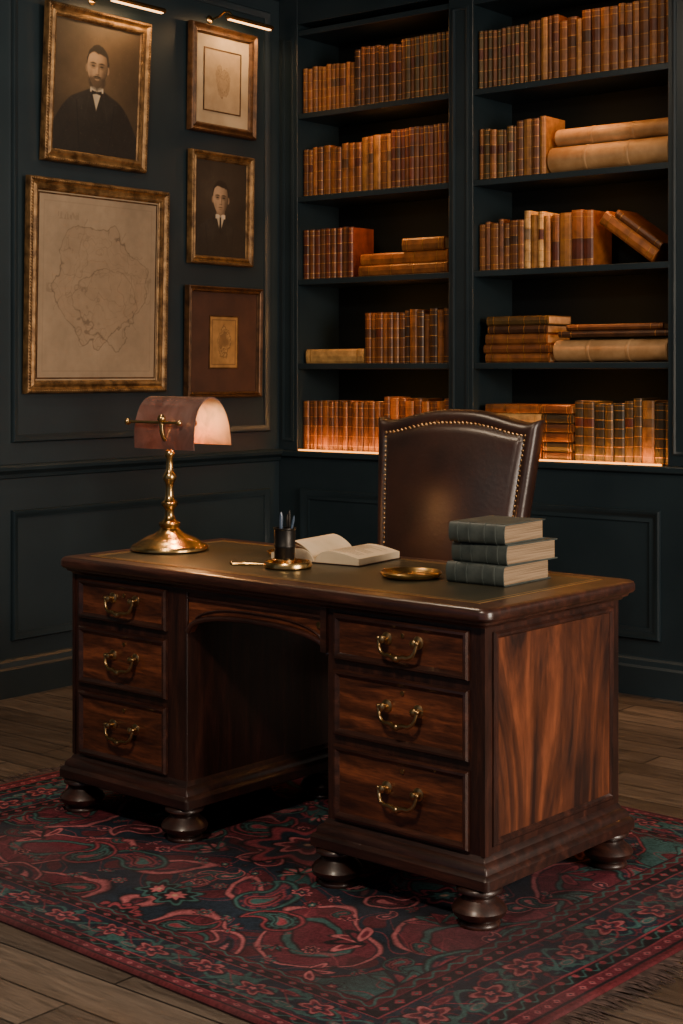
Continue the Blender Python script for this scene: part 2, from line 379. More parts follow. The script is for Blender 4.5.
# ------------------------------------------------------------------ value noise for artwork
def vn(x,y,seed,res=64):
    r=np.random.RandomState(seed).rand(res,res)
    xi=np.floor(x).astype(int); yi=np.floor(y).astype(int); fx=x-xi; fy=y-yi
    fx=fx*fx*(3-2*fx); fy=fy*fy*(3-2*fy)
    g=lambda a,b: r[np.mod(a,res),np.mod(b,res)]
    return (g(xi,yi)*(1-fx)+g(xi+1,yi)*fx)*(1-fy)+(g(xi,yi+1)*(1-fx)+g(xi+1,yi+1)*fx)*fy
def fbm(x,y,seed,o=4):
    s=0;a=.5
    for k in range(o): s=s+a*vn(x*2**k,y*2**k,seed+k); a*=.5
    return s
def sm(d,e=.02): return np.clip(.5-d/e,0,1)
def mix(A,B,t):
    t=np.asarray(t)[...,None]; return A*(1-t)+np.array(B)*t
def colgrid(name,o,a,b,w,h,nx,ny,fn,mat,parent=None,zfn=None):
    u,v=np.meshgrid(np.linspace(0,1,nx+1),np.linspace(0,1,ny+1))
    rgb=fn(u,v)
    o,a,b=[np.array(q,dtype=float) for q in (o,a,b)]
    P=o+u[...,None]*w*a+v[...,None]*h*b
    if zfn is not None: P[...,2]+=zfn(u,v)
    idx=np.arange((nx+1)*(ny+1)).reshape(ny+1,nx+1)
    F=np.stack([idx[:-1,:-1],idx[:-1,1:],idx[1:,1:],idx[1:,:-1]],-1).reshape(-1,4)
    me=bpy.data.meshes.new(name)
    me.vertices.add(P.shape[0]*P.shape[1]); me.vertices.foreach_set('co',P.astype(np.float32).ravel())
    me.loops.add(F.size); me.loops.foreach_set('vertex_index',F.astype(np.int32).ravel())
    me.polygons.add(len(F)); me.polygons.foreach_set('loop_start',np.arange(0,F.size,4,dtype=np.int32))
    me.update(calc_edges=True)
    ca=me.color_attributes.new('Col','FLOAT_COLOR','POINT')
    rgba=np.concatenate([rgb,np.zeros(rgb.shape[:2]+(1,))],-1).astype(np.float32)
    ca.data.foreach_set('color',rgba.ravel()); me.materials.append(mat); me.validate()
    ob=bpy.data.objects.new(name,me); C.objects.link(ob)
    if parent: ob.parent=parent
    return ob
def ell(x,y,cx,cy,rx,ry): return (((x-cx)/rx)**2+((y-cy)/ry)**2)**.5-1
def portrait(asp,dark,face,hairc,beard,seed,S=.29,cy=.36,tie='bow'):
    def fn(u,v):
        x=(u*2-1)*asp; y=v*2-1
        n=fbm(x*3+5,y*3+5,seed); nf=fbm(x*14+5,y*14+5,seed+9)
        img=np.array(dark)[None,None,:]*(.65+1.2*np.exp(-((x+.15)**2+(y-.35)**2)/.45))[...,None]*(.7+.6*n[...,None])
        X=x/S; Y=(y-cy)/S
        face=np.array(face0)
        ax=np.abs(X+.05)
        sl=-1.02-.42*np.clip(ax-.3,0,9)-.55*np.clip(ax-1.35,0,9)**2-.1*np.clip(.3-ax,0,1)
        body=sm(Y-sl,.08)
        shade=(.8+.9*np.exp(-((X+1.1)**2+(Y+1.6)**2)/.7)+.5*np.exp(-((X-.9)**2+(Y+1.7)**2)/.3))
        suit=np.array([.014,.0115,.009])[None,None,:]*(shade*(.7+.7*nf))[...,None]
        img=img*(1-body[...,None])+suit*body[...,None]
        lap=.16+.42*(-1.0-Y)*.55
        img=mix(img,(.030,.024,.018),sm(np.abs(np.abs(X)-lap-.22)-.02,.04)*body*(Y<-1.1)*(Y>-2.6)*.7)
        img=mix(img,(.004,.003,.003),sm(np.abs(ax-1.18-.12*(Y+2))-.03,.06)*body*(Y<-1.7)*.8)
        img=mix(img,face*.42,sm(np.abs(X)-.36,.06)*sm(np.abs(Y+.95)-.28,.06))
        wsh=np.clip((Y+2.05)/1.05,0,1)*.36
        shirt=sm(np.abs(X)-wsh,.05)*(Y<-1.0)*(Y>-2.1); img=mix(img,(.40,.33,.23),shirt)
        col=sm(np.abs(X)-.42,.04)*sm(np.abs(Y+1.03+.12*np.abs(X))-.12,.05); img=mix(img,(.48,.40,.29),col)
        img=mix(img,(.10,.08,.055),sm(np.abs(X)-.05-.3*(-.98-Y),.03)*(Y<-.92)*(Y>-1.15)*.6)
        if tie=='bow':
            t_=sm(np.abs(Y+1.22)-.05-.20*np.clip(np.abs(X),0,.33),.04)*sm(np.abs(X)-.33,.04); img=mix(img,(.008,.006,.005),t_)
        else:
            t_=sm(np.abs(X)-.07-.05*np.clip(-1.2-Y,0,1),.03)*(Y<-1.12)*(Y>-2.1); img=mix(img,(.008,.006,.005),t_)
        hn=.05*(fbm(X*5+9,Y*5+3,seed+3)-.5)
        img=mix(img,hairc,sm(ell(X,Y,.02,.22,.72,.88)+hn*2,.07))
        for s_ in (-1,1): img=mix(img,face*.55,sm(ell(X,Y,s_*.68,-.08,.09,.20),.3))
        rx=.66-.17*np.clip(-Y-.15,0,1)
        fd=((X/rx)**2+(Y/1.0)**2)**.5-1
        hl=.66-.30*np.abs(X)**2.2+.10*np.exp(-((X+.25)/.2)**2)
        fm=sm(fd,.05)*sm(Y-hl+hn*2,.07)
        nx_=X/.7; nz=np.sqrt(np.clip(1-nx_**2*.9-(Y*.75)**2,0.02,1))
        lit=np.clip(.18+.95*(-.45*nx_+.30*Y*.7+.78*nz),.1,1.2)
        fc=face[None,None,:]*lit[...,None]*(.92+.16*nf[...,None])
        img=img*(1-fm[...,None])+fc*fm[...,None]
        def dk(d,e,a,c=.25):
            nonlocal img
            img=img*(1-(sm(d,e)*a*fm)[...,None]*(1-c))
        for s_ in (-1,1):
            cx=s_*.27
            dk(ell(X,Y,cx,.10,.20,.12),1.2,.75)
            dk(ell(X,Y,cx,.055,.115,.038),.7,.9,.1)
            dk(ell(X,Y+.12*np.abs(X-cx),cx,.215,.19,.035),.7,.9,.1)
            dk(ell(X,Y,cx,-.05,.12,.03),1.3,.35)
        dk(ell(X,Y,.085,-.10,.055,.24),1.2,.55)
        dk(ell(X,Y,.02,-.335,.13,.035),.9,.7)
        img=img+ (sm(ell(X,Y,-.03,-.14,.05,.20),1.4)*fm*.35)[...,None]*face*.35
        dk(ell(X,Y,.45,-.38,.14,.34),1.4,.5)
        dk(ell(X,Y,-.42,-.42,.10,.25),1.5,.3)
        dk(ell(X,Y,0,-.52,.19,.028),.8,.85,.15)
        dk(ell(X,Y,0,-.64,.14,.035),1.3,.4)
        if beard:
            bd=((X/.56)**2+((Y+.66)/.44)**2)**.5-1
            bm_=sm(bd+hn,.25)*sm(Y+.46,.16)*sm(-(ell(X,Y,0,-.56,.14,.07)),.8)
            img=mix(img,np.array(hairc)*1.6,bm_*.72); img=mix(img,hairc,sm(ell(X,Y+.14*np.abs(X),0,-.43,.25,.05)+hn,.5)*.85)
        img=mix(img,(.25,.19,.12),np.clip((vn(x*70,y*70,seed+20)-.93)*5,0,.2))
        return np.clip(img,0,1)
    face0=face
    return fn
def mapart(asp):
    def fn(u,v):
        x=(u*2-1)*asp; y=v*2-1
        n=fbm(x*2+9,y*2+9,11); img=np.array([.27,.20,.13])[None,None,:]*(.70+.5*n[...,None])*np.ones(x.shape+(1,))
        w=fbm(x*2.2+3,y*2.2+7,21,5)-.47
        f=((x-.05)/.60)**2+((y+.0)/.66)**2-1+2.2*w
        lc=(.09,.06,.038)
        img=mix(img,(.23,.16,.10),sm(f,.05)*.4)
        img=mix(img,lc,sm(np.abs(f)-.02,.03)*.8)
        f2=((x-.1)/.42)**2+((y+.25)/.40)**2-1+2.6*(fbm(x*2.5+13,y*2.5+17,27,5)-.47)
        img=mix(img,lc,sm(np.abs(f2)-.03,.03)*.65)
        for k in (-.3,-.6,-.85): img=mix(img,lc,sm(np.abs(f-k)-.008,.02)*.4)
        g=fbm(x*3+30,y*3+40,33,4); img=mix(img,lc,sm(np.abs(g-.5)-.005,.008)*.5*(f<0))
        g=fbm(x*2+50,y*2+60,43,4); img=mix(img,lc,sm(np.abs(g-.48)-.004,.008)*.45*(f<.4))
        for k in np.arange(-2,2,.25):
            img=mix(img,lc,sm(np.abs(x-k)-.0012,.006)*.10); img=mix(img,lc,sm(np.abs(y-k)-.0012,.006)*.10)
        b=np.minimum(asp-np.abs(x),1-np.abs(y)); img=mix(img,lc,sm(np.abs(b-.07)-.004,.008)*.3)
        cart=(np.abs(x+.45)<.16)*(np.abs(y-.78)<.04); img=mix(img,lc,cart*(vn(x*60,y*22,5)>.5)*.3)
        return np.clip(img,0,1)
    return fn
def sketch(asp):
    def fn(u,v):
        x=(u*2-1)*asp; y=v*2-1
        n=fbm(x*3+2,y*3+1,51); img=np.array([.34,.24,.14])[None,None,:]*(.8+.35*n[...,None])*np.ones(x.shape+(1,))
        f=(x/.30)**2+(y/.50)**2-1+2.4*(fbm(x*4+8,y*4+2,61)-.47)
        img=mix(img,(.22,.145,.08),sm(f,.2)*.6)
        for k in (0,-.3,-.6,-.8): img=mix(img,(.10,.06,.03),sm(np.abs(f-k)-.03,.05)*.75)
        img=mix(img,(.12,.07,.035),sm(np.abs(fbm(x*7,y*7,66)-.5)-.01,.015)*(f<.1)*.6)
        return np.clip(img,0,1)
    return fn
def print5(asp):
    def fn(u,v):
        x=(u*2-1)*asp; y=v*2-1
        n=fbm(x*4+2,y*4+1,71); img=np.array([.28,.155,.05])[None,None,:]*(.6+.7*n[...,None])*np.ones(x.shape+(1,))
        b=np.minimum(asp-np.abs(x),1-np.abs(y)); img=mix(img,(.08,.04,.015),sm(np.abs(b-.12)-.02,.02)*.8)
        f=(x/.36)**2+(y/.6)**2-1+1.8*(fbm(x*5+8,y*5+2,81)-.47)
        img=mix(img,(.08,.042,.016),sm(f,.1)*.65)
        for k in (-.3,-.6): img=mix(img,(.36,.22,.08),sm(np.abs(f-k)-.06,.05)*.7)
        return np.clip(img,0,1)
    return fn

def picture(name,y0,y1,z0,z1,fw,fmat,tilt,mat_w,matmat,fn,bead=0,nx=150):
    w=y1-y0; h=z1-z0; t=math.radians(tilt)
    e=empty(name,(XL+.008+math.sin(t)*h/2,(y0+y1)/2,(z0+z1)/2),(0,t,0))
    mb=MB(); o=(0,-w/2,-h/2); a=(0,1,0); b=(0,0,1); n=(1,0,0)
    mb.ring(o,a,b,n,w,h,[(0,0),(0,.022),(fw*.08,.030),(fw*.2,.033),(fw*.32,.026),(fw*.5,.022),(fw*.7,.028),(fw*.82,.026),(fw*.9,.016),(fw,.012),(fw,0)])
    if bead:
        for ins,oz,r in ((fw*.2,.033,bead),(fw*.86,.021,bead*.7)):
            W,H=w-2*ins,h-2*ins
            nw=int(W/(r*2.3)); nh=int(H/(r*2.3))
            for i in range(nw+1):
                for zz in (-H/2,H/2): mb.sphere((oz,-W/2+W*i/nw,zz),r,seg=6,n=4)
            for i in range(1,nh):
                for yy in (-W/2,W/2): mb.sphere((oz,yy,-H/2+H*i/nh),r,seg=6,n=4)
    mb.obj('frame',fmat,parent=e,smooth=True,ang=30)
    mb=MB(); mb.box(.0,.008,-w/2+fw*.5,w/2-fw*.5,-h/2+fw*.5,h/2-fw*.5); mb.obj('mount',matmat,parent=e)
    aw=w-2*fw-2*mat_w[0]; ah=h-2*fw-2*mat_w[1]
    if mat_w[0]>0.004:
        mb=MB(); mb.ring((.008,-aw/2-.006,-ah/2-.006),a,b,n,aw+.012,ah+.012,[(0,0),(0,.003),(.006,.003),(.006,0)]); mb.obj('slip',M_gilt2,parent=e)
    colgrid('print',(.0092,-aw/2,-ah/2),a,b,aw,ah,nx,int(nx*ah/aw),fn(aw/ah),M_art,parent=e)
    return e
P1=lambda asp: portrait(asp,(.060,.038,.019),(.36,.23,.13),(.016,.011,.007),True,101,S=.32,cy=.34)
P4=lambda asp: portrait(asp,(.022,.016,.011),(.36,.24,.145),(.016,.011,.008),False,131,S=.35,cy=.22,tie='long')
picture('framed_portrait',4.205,4.80,2.237,2.905,.055,M_gilt,3.0,(.0,.0),M_mat,P1,bead=.0055,nx=220)
picture('framed_map',4.115,4.925,1.253,2.162,.055,M_gilt,1.3,(.012,.012),M_paper,mapart,bead=.0055,nx=260)
picture('framed_sketch',5.08,5.535,2.472,2.978,.045,M_gilt2,1.2,(.06,.065),M_paper,sketch)
picture('framed_portrait.001',5.08,5.51,1.852,2.382,.04,M_gilt,1.0,(.0,.0),M_mat,P4,bead=.004,nx=180)
picture('framed_print',5.06,5.575,1.222,1.748,.028,M_gilt2,1.0,(.135,.115),M_mat,print5)

def picture_light(name,y0,y1,z,x,by):
    e=empty(name,(x,(y0+y1)/2,z)); mb=MB(); L=(y1-y0)/2
    M=Matrix.Rotation(-pi/2,4,'X')
    mb.lathe([(.002,-L-.004),(.011,-L),(.012,-L+.01),(.012,L-.01),(.011,L),(.002,L+.004)],seg=20,M=M)
    dy=by-(y0+y1)/2; wx=XL-x
    mb.tube([(wx+.002,dy,.012),(wx+.03,dy,.012),(wx+.07,dy,.02),(wx+.10,dy,.035),(-.02,dy,.030),(0,dy,.006)],.0055,seg=8)
    mb.lathe([(.001,0),(.020,0),(.020,.006),(.012,.012),(.001,.013)],seg=20,M=T(wx+.0005,dy,.012)@Matrix.Rotation(pi/2,4,'Y'))
    mb.obj('fixture',M_brass,parent=e,smooth=True)
    mb=MB(); mb.box(-.007,.007,-L+.015,L-.015,-.0145,-.010); mb.obj('tube_bulb',emis('tube_glow',(1,.55,.22),5),parent=e)
    l=area('tube_lamp',(-.004,0,-.02),.02,(y1-y0)*.9,1.9,(1,.58,.25),(-.45,0,-1)); l.rotation_euler=(0,math.radians(28),0); l.parent=e
picture_light('picture_light',4.47,4.80,2.95,-4.90,4.50)
picture_light('picture_light.001',5.20,5.52,3.0,-4.90,5.24)

# ------------------------------------------------------------------ rug
RW,RH=2.35,1.86
MAR=(.070,.013,.020); ROSE=(.24,.068,.078); NAVY=(.009,.014,.022); TEAL=(.024,.062,.060); TAN=(.26,.145,.105); BLK=(.009,.008,.010); RED=(.135,.025,.034)
def rugfn(u,v):
    x=u*RW; y=v*RH
    wx=(fbm(x*5+3,y*5+1,201)-.47)*.10; wy=(fbm(x*5+13,y*5+9,207)-.47)*.10
    ex=np.minimum(x,RW-x); ey=np.minimum(y,RH-y); 
    dE=np.minimum(ex,ey*1.55)
    X=np.abs(x-RW/2)+wx; Y=np.abs(y-RH/2)+wy
    img=np.ones(x.shape+(3,))*np.array(NAVY)
    f1=np.sin(8*X+2.2*np.sin(7*Y+.5))+np.sin(9*Y+2.4*np.sin(6*X+1.1))
    f2=np.sin(17*X+3.0*np.sin(11*Y))*np.cos(15*Y+2.2*np.sin(13*X))
    img=mix(img,MAR,sm(-(f1-.2),.1))
    img=mix(img,TEAL,sm(-(-f1-.9),.1)*.7)
    img=mix(img,(.045,.010,.014),sm(-(f2-.5),.08))
    for k,c,w in ((.1,ROSE,.05),(-.8,RED,.05),(.9,TEAL,.08)):
        img=mix(img,BLK,sm(np.abs(f1-k)-w*1.8,.05)*.9); img=mix(img,c,sm(np.abs(f1-k)-w,.05)*.9)
    img=mix(img,RED,sm(np.abs(f2-.15)-.03,.03)*.7)
    ny_,nx_=x.shape
    def stamp(cx,cy,s,rot,kind,pal,fl):
        R=s*3.1
        i0=max(0,int((cx-R)/RW*(nx_-1))); i1=min(nx_,int((cx+R)/RW*(nx_-1))+2); j0=max(0,int((cy-R)/RH*(ny_-1))); j1=min(ny_,int((cy+R)/RH*(ny_-1))+2)
        if i1<=i0 or j1<=j0: return
        xs=x[j0:j1,i0:i1]+wx[j0:j1,i0:i1]*.6-cx; ys=y[j0:j1,i0:i1]+wy[j0:j1,i0:i1]*.6-cy; S=img[j0:j1,i0:i1]
        c,sn=math.cos(rot),math.sin(rot); p=(xs*c+ys*sn)/s*fl; q=(-xs*sn+ys*c)/s
        if kind==0:
            d=np.full(p.shape,9.)
            for k in range(14):
                t=k/13; th=t*2.4; ccx=1.25*math.sin(th); ccy=1.25*(1-math.cos(th))
                d=np.minimum(d,np.hypot(p-ccx,q-ccy)-(1-t)**.8*.92-.06)
            sc=.12
            S=mix(S,BLK,sm(d-.16,sc)); S=mix(S,pal[0],sm(d-.04,sc)); S=mix(S,BLK,sm(d+.10,sc)); S=mix(S,pal[1],sm(d+.18,sc)); S=mix(S,pal[2],sm(d+.40,sc)); S=mix(S,BLK,sm(np.abs(d+.56)-.05,sc*.7)); S=mix(S,pal[0],sm(d+.70,sc))
            an=np.arctan2(q,p); S=mix(S,pal[2],sm(np.abs(d+.27)-.045,sc)*(np.sin(an*9)>0)*.8)
        elif kind==1:
            rr=np.hypot(p,q); an=np.arctan2(q,p); pe=1+.22*np.cos(7*an)
            sc=.1
            S=mix(S,BLK,sm(rr-pe*1.12,sc)); S=mix(S,pal[0],sm(rr-pe,sc)); S=mix(S,pal[1],sm(rr-pe*.78,sc)); S=mix(S,BLK,sm(np.abs(rr-pe*.5)-.05,sc)); S=mix(S,pal[2],sm(rr-pe*.42,sc)); S=mix(S,TAN,sm(rr-.14,sc))
        else:
            for k in range(5):
                th=-1.1+.55*k; pc=p-math.sin(th)*.75; qc=q-math.cos(th)*.75
                a=pc*math.cos(th)-qc*math.sin(th); b=pc*math.sin(th)+qc*math.cos(th)
                e=((a+.25*b*b)/.24)**2+(b/.70)**2
                S=mix(S,BLK,sm(e-1.4,.4)); S=mix(S,pal[k%2],sm(e-1,.3)); S=mix(S,pal[2],sm(e-.3,.2))
        img[j0:j1,i0:i1]=S
    rr=random.Random(5)
    pals=[(ROSE,MAR,NAVY),(TEAL,NAVY,RED),(RED,BLK,TEAL),(ROSE,NAVY,TEAL),(RED,TEAL,MAR),(ROSE,BLK,MAR),(TEAL,BLK,ROSE)]
    pts=[]
    for it in range(3600):
        cx=rr.uniform(.30,RW/2+.02); cy=rr.uniform(.20,RH/2+.02); s=rr.choice([.062,.055,.045]) if it<500 else rr.choice([.034,.026,.02])
        if all(math.hypot(cx-a,cy-b)>(s+t)*1.5 for a,b,t in pts): pts.append((cx,cy,s))
    for cx,cy,s in pts:
        kind=rr.choice([0,0,0,1,2,2]) if s>.04 else rr.choice([0,1,2,2]); rot=rr.uniform(0,2*pi); pal=rr.choice(pals)
        for mx_ in (0,1):
            for my_ in (0,1):
                X_=RW-cx if mx_ else cx; Y_=RH-cy if my_ else cy
                rot_=rot
                if mx_: rot_=pi-rot_
                if my_: rot_=-rot_
                stamp(X_,Y_,s,rot_,kind,pal,1)
    for s_,pal in ((.16,(RED,NAVY,TEAL)),(.075,(ROSE,MAR,NAVY))): stamp(RW/2,RH/2,s_,.2,1,pal,1)
    horiz=(ey*1.55<ex); c=np.where(horiz,x,y)
    def band(d0,d1,col):
        nonlocal img
        m=sm(d0-dE,.003)*sm(dE-d1,.003); img=mix(img,col,m); return m
    c=c+wx*.5; dE=dE+wy*.12
    band(0-.1,.35,NAVY)
    m=band(-.1,.022,(.07,.012,.016)); m=band(.022,.03,BLK)
    m=band(.03,.060,MAR); q=np.abs(np.mod(c,.04)-.02)+np.abs(dE-.045); img=mix(img,ROSE,m*sm(q-.010,.004)*.8); img=mix(img,NAVY,m*sm(q-.004,.002))
    band(.060,.066,RED)
    m=band(.066,.105,BLK); img=mix(img,TEAL,m*sm(np.abs(dE-.086-.011*np.sin(c*2*pi/.06))-.003,.003)); lx=np.mod(c,.06)-.03; img=mix(img,RED,m*sm(np.hypot(lx,dE-.092)-.009,.003))
    band(.105,.112,RED)
    m=band(.112,.27,(.009,.014,.022))
    P=.17; ly=dE-.19
    g=fbm(x*16,y*16,411,3); img=mix(img,MAR,m*sm(np.abs(g-.5)-.015,.02)*.9); img=mix(img,TEAL,m*sm(np.abs(g-.38)-.045,.02)*.9)
    vine=.040*np.sin(c*2*pi/P); img=mix(img,TEAL,m*sm(np.abs(ly-vine)-.007,.004)); img=mix(img,RED,m*sm(np.abs(ly+vine)-.003,.004))
    lx=np.mod(c,P)-P/2; sg=np.where(np.mod(np.floor(c/P),2)>0,1,-1); l2=ly-.015*sg
    r_=np.hypot(lx*.85,l2); an=np.arctan2(l2,lx); pet=.036*(1+.30*np.cos(5*an+sg)); 
    img=mix(img,BLK,m*sm(r_-pet*1.15,.004)); img=mix(img,ROSE,m*sm(r_-pet,.004)*.8); img=mix(img,MAR,m*sm(r_-pet*.76,.004)); img=mix(img,NAVY,m*sm(r_-pet*.48,.004)); img=mix(img,ROSE,m*sm(r_-pet*.24,.004))
    lx=np.mod(c+P/2,P)-P/2
    for s_,cc in ((-1,TEAL),(1,MAR)):
        l3=ly-s_*.038; e1=((lx+s_*.012)/.030)**2+(l3/.014)**2; img=mix(img,cc,m*sm(e1-1,.3)); img=mix(img,ROSE,m*sm(np.abs(e1-.45)-.1,.2)*.5)
    band(.27,.275,RED)
    m=band(.275,.312,BLK); lx=np.mod(c,.05)-.025; img=mix(img,RED,m*sm(np.abs(lx)+np.abs(dE-.294)-.013,.003)); img=mix(img,TEAL,m*sm(np.abs(lx)+np.abs(dE-.294)-.005,.003))
    band(.312,.317,MAR); mm=band(.317,.345,(.045,.010,.014))
    img=mix(img,TEAL,mm*sm(np.abs(dE-.331-.008*np.sin(c*2*pi/.06))-.004,.003)); band(.345,.35,BLK)
    n=fbm(x*9,y*9,301,5); img=img*(.5+1.05*n[...,None])
    n2=vn(x*260,y*180,311); img=img*(.66+.62*n2[...,None])
    n3=fbm(x*3+5,y*3+3,321,4); img=mix(img,(.034,.025,.027),np.clip((n3-.40)*2.2,0,.45))
    return np.clip(img*1.5,0,1)
rug=empty('persian_rug',(-2.789,3.299,0),(0,0,math.radians(-3)))
M_rug=attrmat('wool_pile',rough=.95,gold=False,bstr=.5,bscale=260,bdist=.003)
M_rug.node_tree.nodes['Principled BSDF'].inputs['Specular IOR Level'].default_value=.15
def rz(u,v):
    x=u*RW;y=v*RH; e=np.minimum(np.minimum(x,RW-x),np.minimum(y,RH-y))
    return -.006*np.clip(1-e/.01,0,1)**2
colgrid('pile',(-RW/2,-RH/2,.0105),(1,0,0),(0,1,0),RW,RH,900,710,rugfn,M_rug,parent=rug,zfn=rz)
mb=MB(); mb.box(-RW/2,RW/2,-RH/2,RH/2,0.0005,.0045); mb.obj('backing',simple('rug_backing',(.035,.010,.012),rough=.95),parent=rug)
mb=MB()
for s_ in (-1,1):
    y=-RH/2+.004
    while y<RH/2:
        L=random.uniform(.05,.085); d=random.uniform(-.02,.02)
        mb.tube([(s_*RW/2,y,.005),(s_*(RW/2+L*.5),y+d*.4,.006),(s_*(RW/2+L),y+d,.0025)],[.0024,.0022,.001],seg=4); y+=.0058
mb.obj('fringe',simple('fringe_yarn',(.035,.024,.022),(.10,.06,.05),scale=40,rough=.95),parent=rug)

# ------------------------------------------------------------------ desk
DZ=.0105
desk=empty('pedestal_desk',(-2.797,3.407,DZ),(0,0,math.radians(-2)))
TOP=.78-DZ
X0,X1=-.81,.80; Y0,Y1=-.35,.357
mb=MB()
mb.rloft(X0,X1,Y0,Y1,[(.030,TOP-.052),(.026,TOP-.046),(.016,TOP-.042),(.014,TOP-.036),(.004,TOP-.032),(.0,TOP-.026),(0,TOP-.012),(.003,TOP-.005),(.009,TOP-.001),(.014,TOP)],r=.03,seg=6)
mb.obj('top',M_dark,parent=desk,smooth=True,ang=35)
mb=MB(); mb.rloft(X0+.075,X1-.075,Y0+.070,Y1-.070,[(0,TOP-.001),(0,TOP+.0008)],r=.01); mb.obj('leather_inset',M_leathertop,parent=desk)
mb=MB(); mb.ring((X0+.073,Y0+.068,TOP+.0002),(1,0,0),(0,1,0),(0,0,1),X1-X0-.146,Y1-Y0-.136,[(0,0),(0,.0012),(.005,.0012),(.005,0)])
mb.ring((X0+.090,Y0+.085,TOP+.0006),(1,0,0),(0,1,0),(0,0,1),X1-X0-.18,Y1-Y0-.17,[(0,0),(0,.0007),(.0035,.0007),(.0035,0)])
mb.obj('tooling_line',M_tool,parent=desk)
yf,ybk=-.312,.312
peds=[(-.770,-.272),(.263,.763)]
mb=MB()
for a,b in peds: mb.box(a,b,yf,ybk,.150,TOP-.05)
mb.box(-.272,.263,yf+.03,ybk-.03,TOP-.065,TOP-.05)
mb.obj('pedestals',M_darkv,parent=desk,bevel=.003)
mb=MB()
for a,b in peds:
    mb.rloft(a-.036,b+.036,yf-.036,ybk+.030,[(.02,.094),(.008,.094),(0,.099),(0,.122),(.004,.128),(.012,.132),(.014,.142),(.020,.150),(.028,.155),(.032,.163),(.036,.168),(.05,.168)],r=.012,seg=4)
mb.obj('plinths',M_base,parent=desk,smooth=True,ang=30)
mb=MB()
fp=[(.03,.096),(.050,.096),(.056,.090),(.056,.084),(.046,.078),(.040,.070),(.046,.062),(.060,.052),(.068,.040),(.064,.028),(.050,.018),(.044,.014),(.050,.010),(.052,.004),(.050,0),(.03,0)]
for a,b in peds:
    for x in (a+.022,b-.022):
        for y in (yf+.012,ybk-.020): mb.lathe(fp,(x,y,0),seg=32)
mb.obj('feet',M_base,parent=desk,smooth=True,ang=50)
lip=[(0,0),(0,.008),(.004,.014),(.010,.015),(.015,.011),(.019,.006),(.019,0)]
drw=[(.29,.722),(-.741,-.352)]
zz=[(.592,.712),(.396,.568),(.180,.372)]
mbl=MB(); mbp=MB(); mbh=MB()
for x0,x1 in drw:
    for z0,z1 in zz:
        z0-=DZ*.5; z1-=DZ*.5
        mbl.ring((x0,yf,z0),(1,0,0),(0,0,1),(0,-1,0),x1-x0,z1-z0,lip)
        mbp.box(x0+.017,x1-.017,yf-.006,yf+.004,z0+.017,z1-.017)
        cx=(x0+x1)/2+.012; cz=(z0+z1)/2+.014; sp=.050; Y=yf-.006
        R=Matrix.Rotation(pi/2,4,'X')
        for s_ in (-1,1):
            mbh.lathe([(.001,0),(.0165,0),(.0165,.002),(.013,.004),(.007,.006),(.0065,.016),(.010,.019),(.010,.024),(.005,.028),(.001,.0285)],seg=18,M=T(cx+s_*sp,Y,cz)@R)
            mbh.sphere((cx+s_*(sp+.011),Y-.021,cz+.002),.0065)
        prof=[(-1.22,.004),(-1.20,-.006),(-1.13,-.020),(-.98,-.031),(-.75,-.037),(-.45,-.036),(-.2,-.040),(0,-.042)]
        full=prof+[(-a,b) for a,b in prof[:-1][::-1]]
        pts=[(cx+sp*a,Y-.021-.006*(b/-.042),cz+b) for a,b in full]
        rad=[.0045+.0032*(1-abs(a)/1.22) for a,b in full]
        mbh.tube(pts,rad,seg=8); mbh.sphere((cx,Y-.027,cz-.042),.0095,sq=(1.3,1,1))
        mbh.lathe([(.001,0),(.006,0),(.006,.003),(.001,.0035)],seg=12,M=T(cx,Y,z1-.034)@R)
mbl.obj('drawer_mouldings',M_dark,parent=desk,smooth=True,ang=30)
mbp.obj('drawer_fronts',M_drawer,parent=desk,bevel=.001)
mb=MB(); n=36; xa,xb=-.272,.263
def arch(x):
    s_=(x-(xa+xb)/2)/((xb-xa)/2); return .590+.056*math.sqrt(max(0,1-abs(s_)**2.6))
rf=[];
for i in range(n+1):
    x=xa+(xb-xa)*i/n; z=arch(x); rf.append([(x,yf+.008,z),(x,yf+.008,TOP-.05),(x,yf+.03,TOP-.05),(x,yf+.03,z)])
mb.loft(rf)
mb.obj('apron',M_drawer,parent=desk)
mb=MB()
mb.tube([(xa+(xb-xa)*i/n,yf+.004,arch(xa+(xb-xa)*i/n)+.004) for i in range(n+1)],.0085,seg=8)
mb.tube([(xa+.02+(xb-xa-.04)*i/n,yf+.006,arch(xa+(xb-xa)*i/n)+.026) for i in range(n+1)],.003,seg=6)
mb.box(xa,xb,yf,yf+.012,TOP-.082,TOP-.076); mb.box(xa,xb,yf-.004,yf+.012,TOP-.062,TOP-.05)
mb.box(xb-.018,xb+.002,yf-.010,yf+.02,.60,TOP-.05)
mb.obj('arch_moulding',M_dark,parent=desk,smooth=True,ang=30)
mbh.lathe([(.001,0),(.009,0),(.009,.003),(.001,.0035)],seg=14,M=T(xb-.035,yf+.006,.667)@Matrix.Rotation(pi/2,4,'X'))
mbh.obj('brass_pulls',M_pull,parent=desk,smooth=True,ang=50)
mb=MB(); mb2=MB()
for (xs,nn) in ((.763,1),(-.770,-1)):
    W=ybk-yf-.075; z0,z1=.185,.715-DZ
    mb.ring((xs,yf+.035,z0),(0,1,0),(0,0,1),(nn,0,0),W+.005,z1-z0,[(0,0),(0,.004),(.006,.010),(.012,.010),(.018,.003),(.018,0)])
    mb2.box(xs-.002,xs+.002,yf+.05,yf+.035+W-.01,z0+.012,z1-.012)
    mb.box(xs-.006,xs+.006,yf-.004,yf+.022,.168,TOP-.05)
mb.obj('side_mouldings',M_darkv,parent=desk,smooth=True,ang=30)
mb2.obj('side_panels',M_flame,parent=desk)

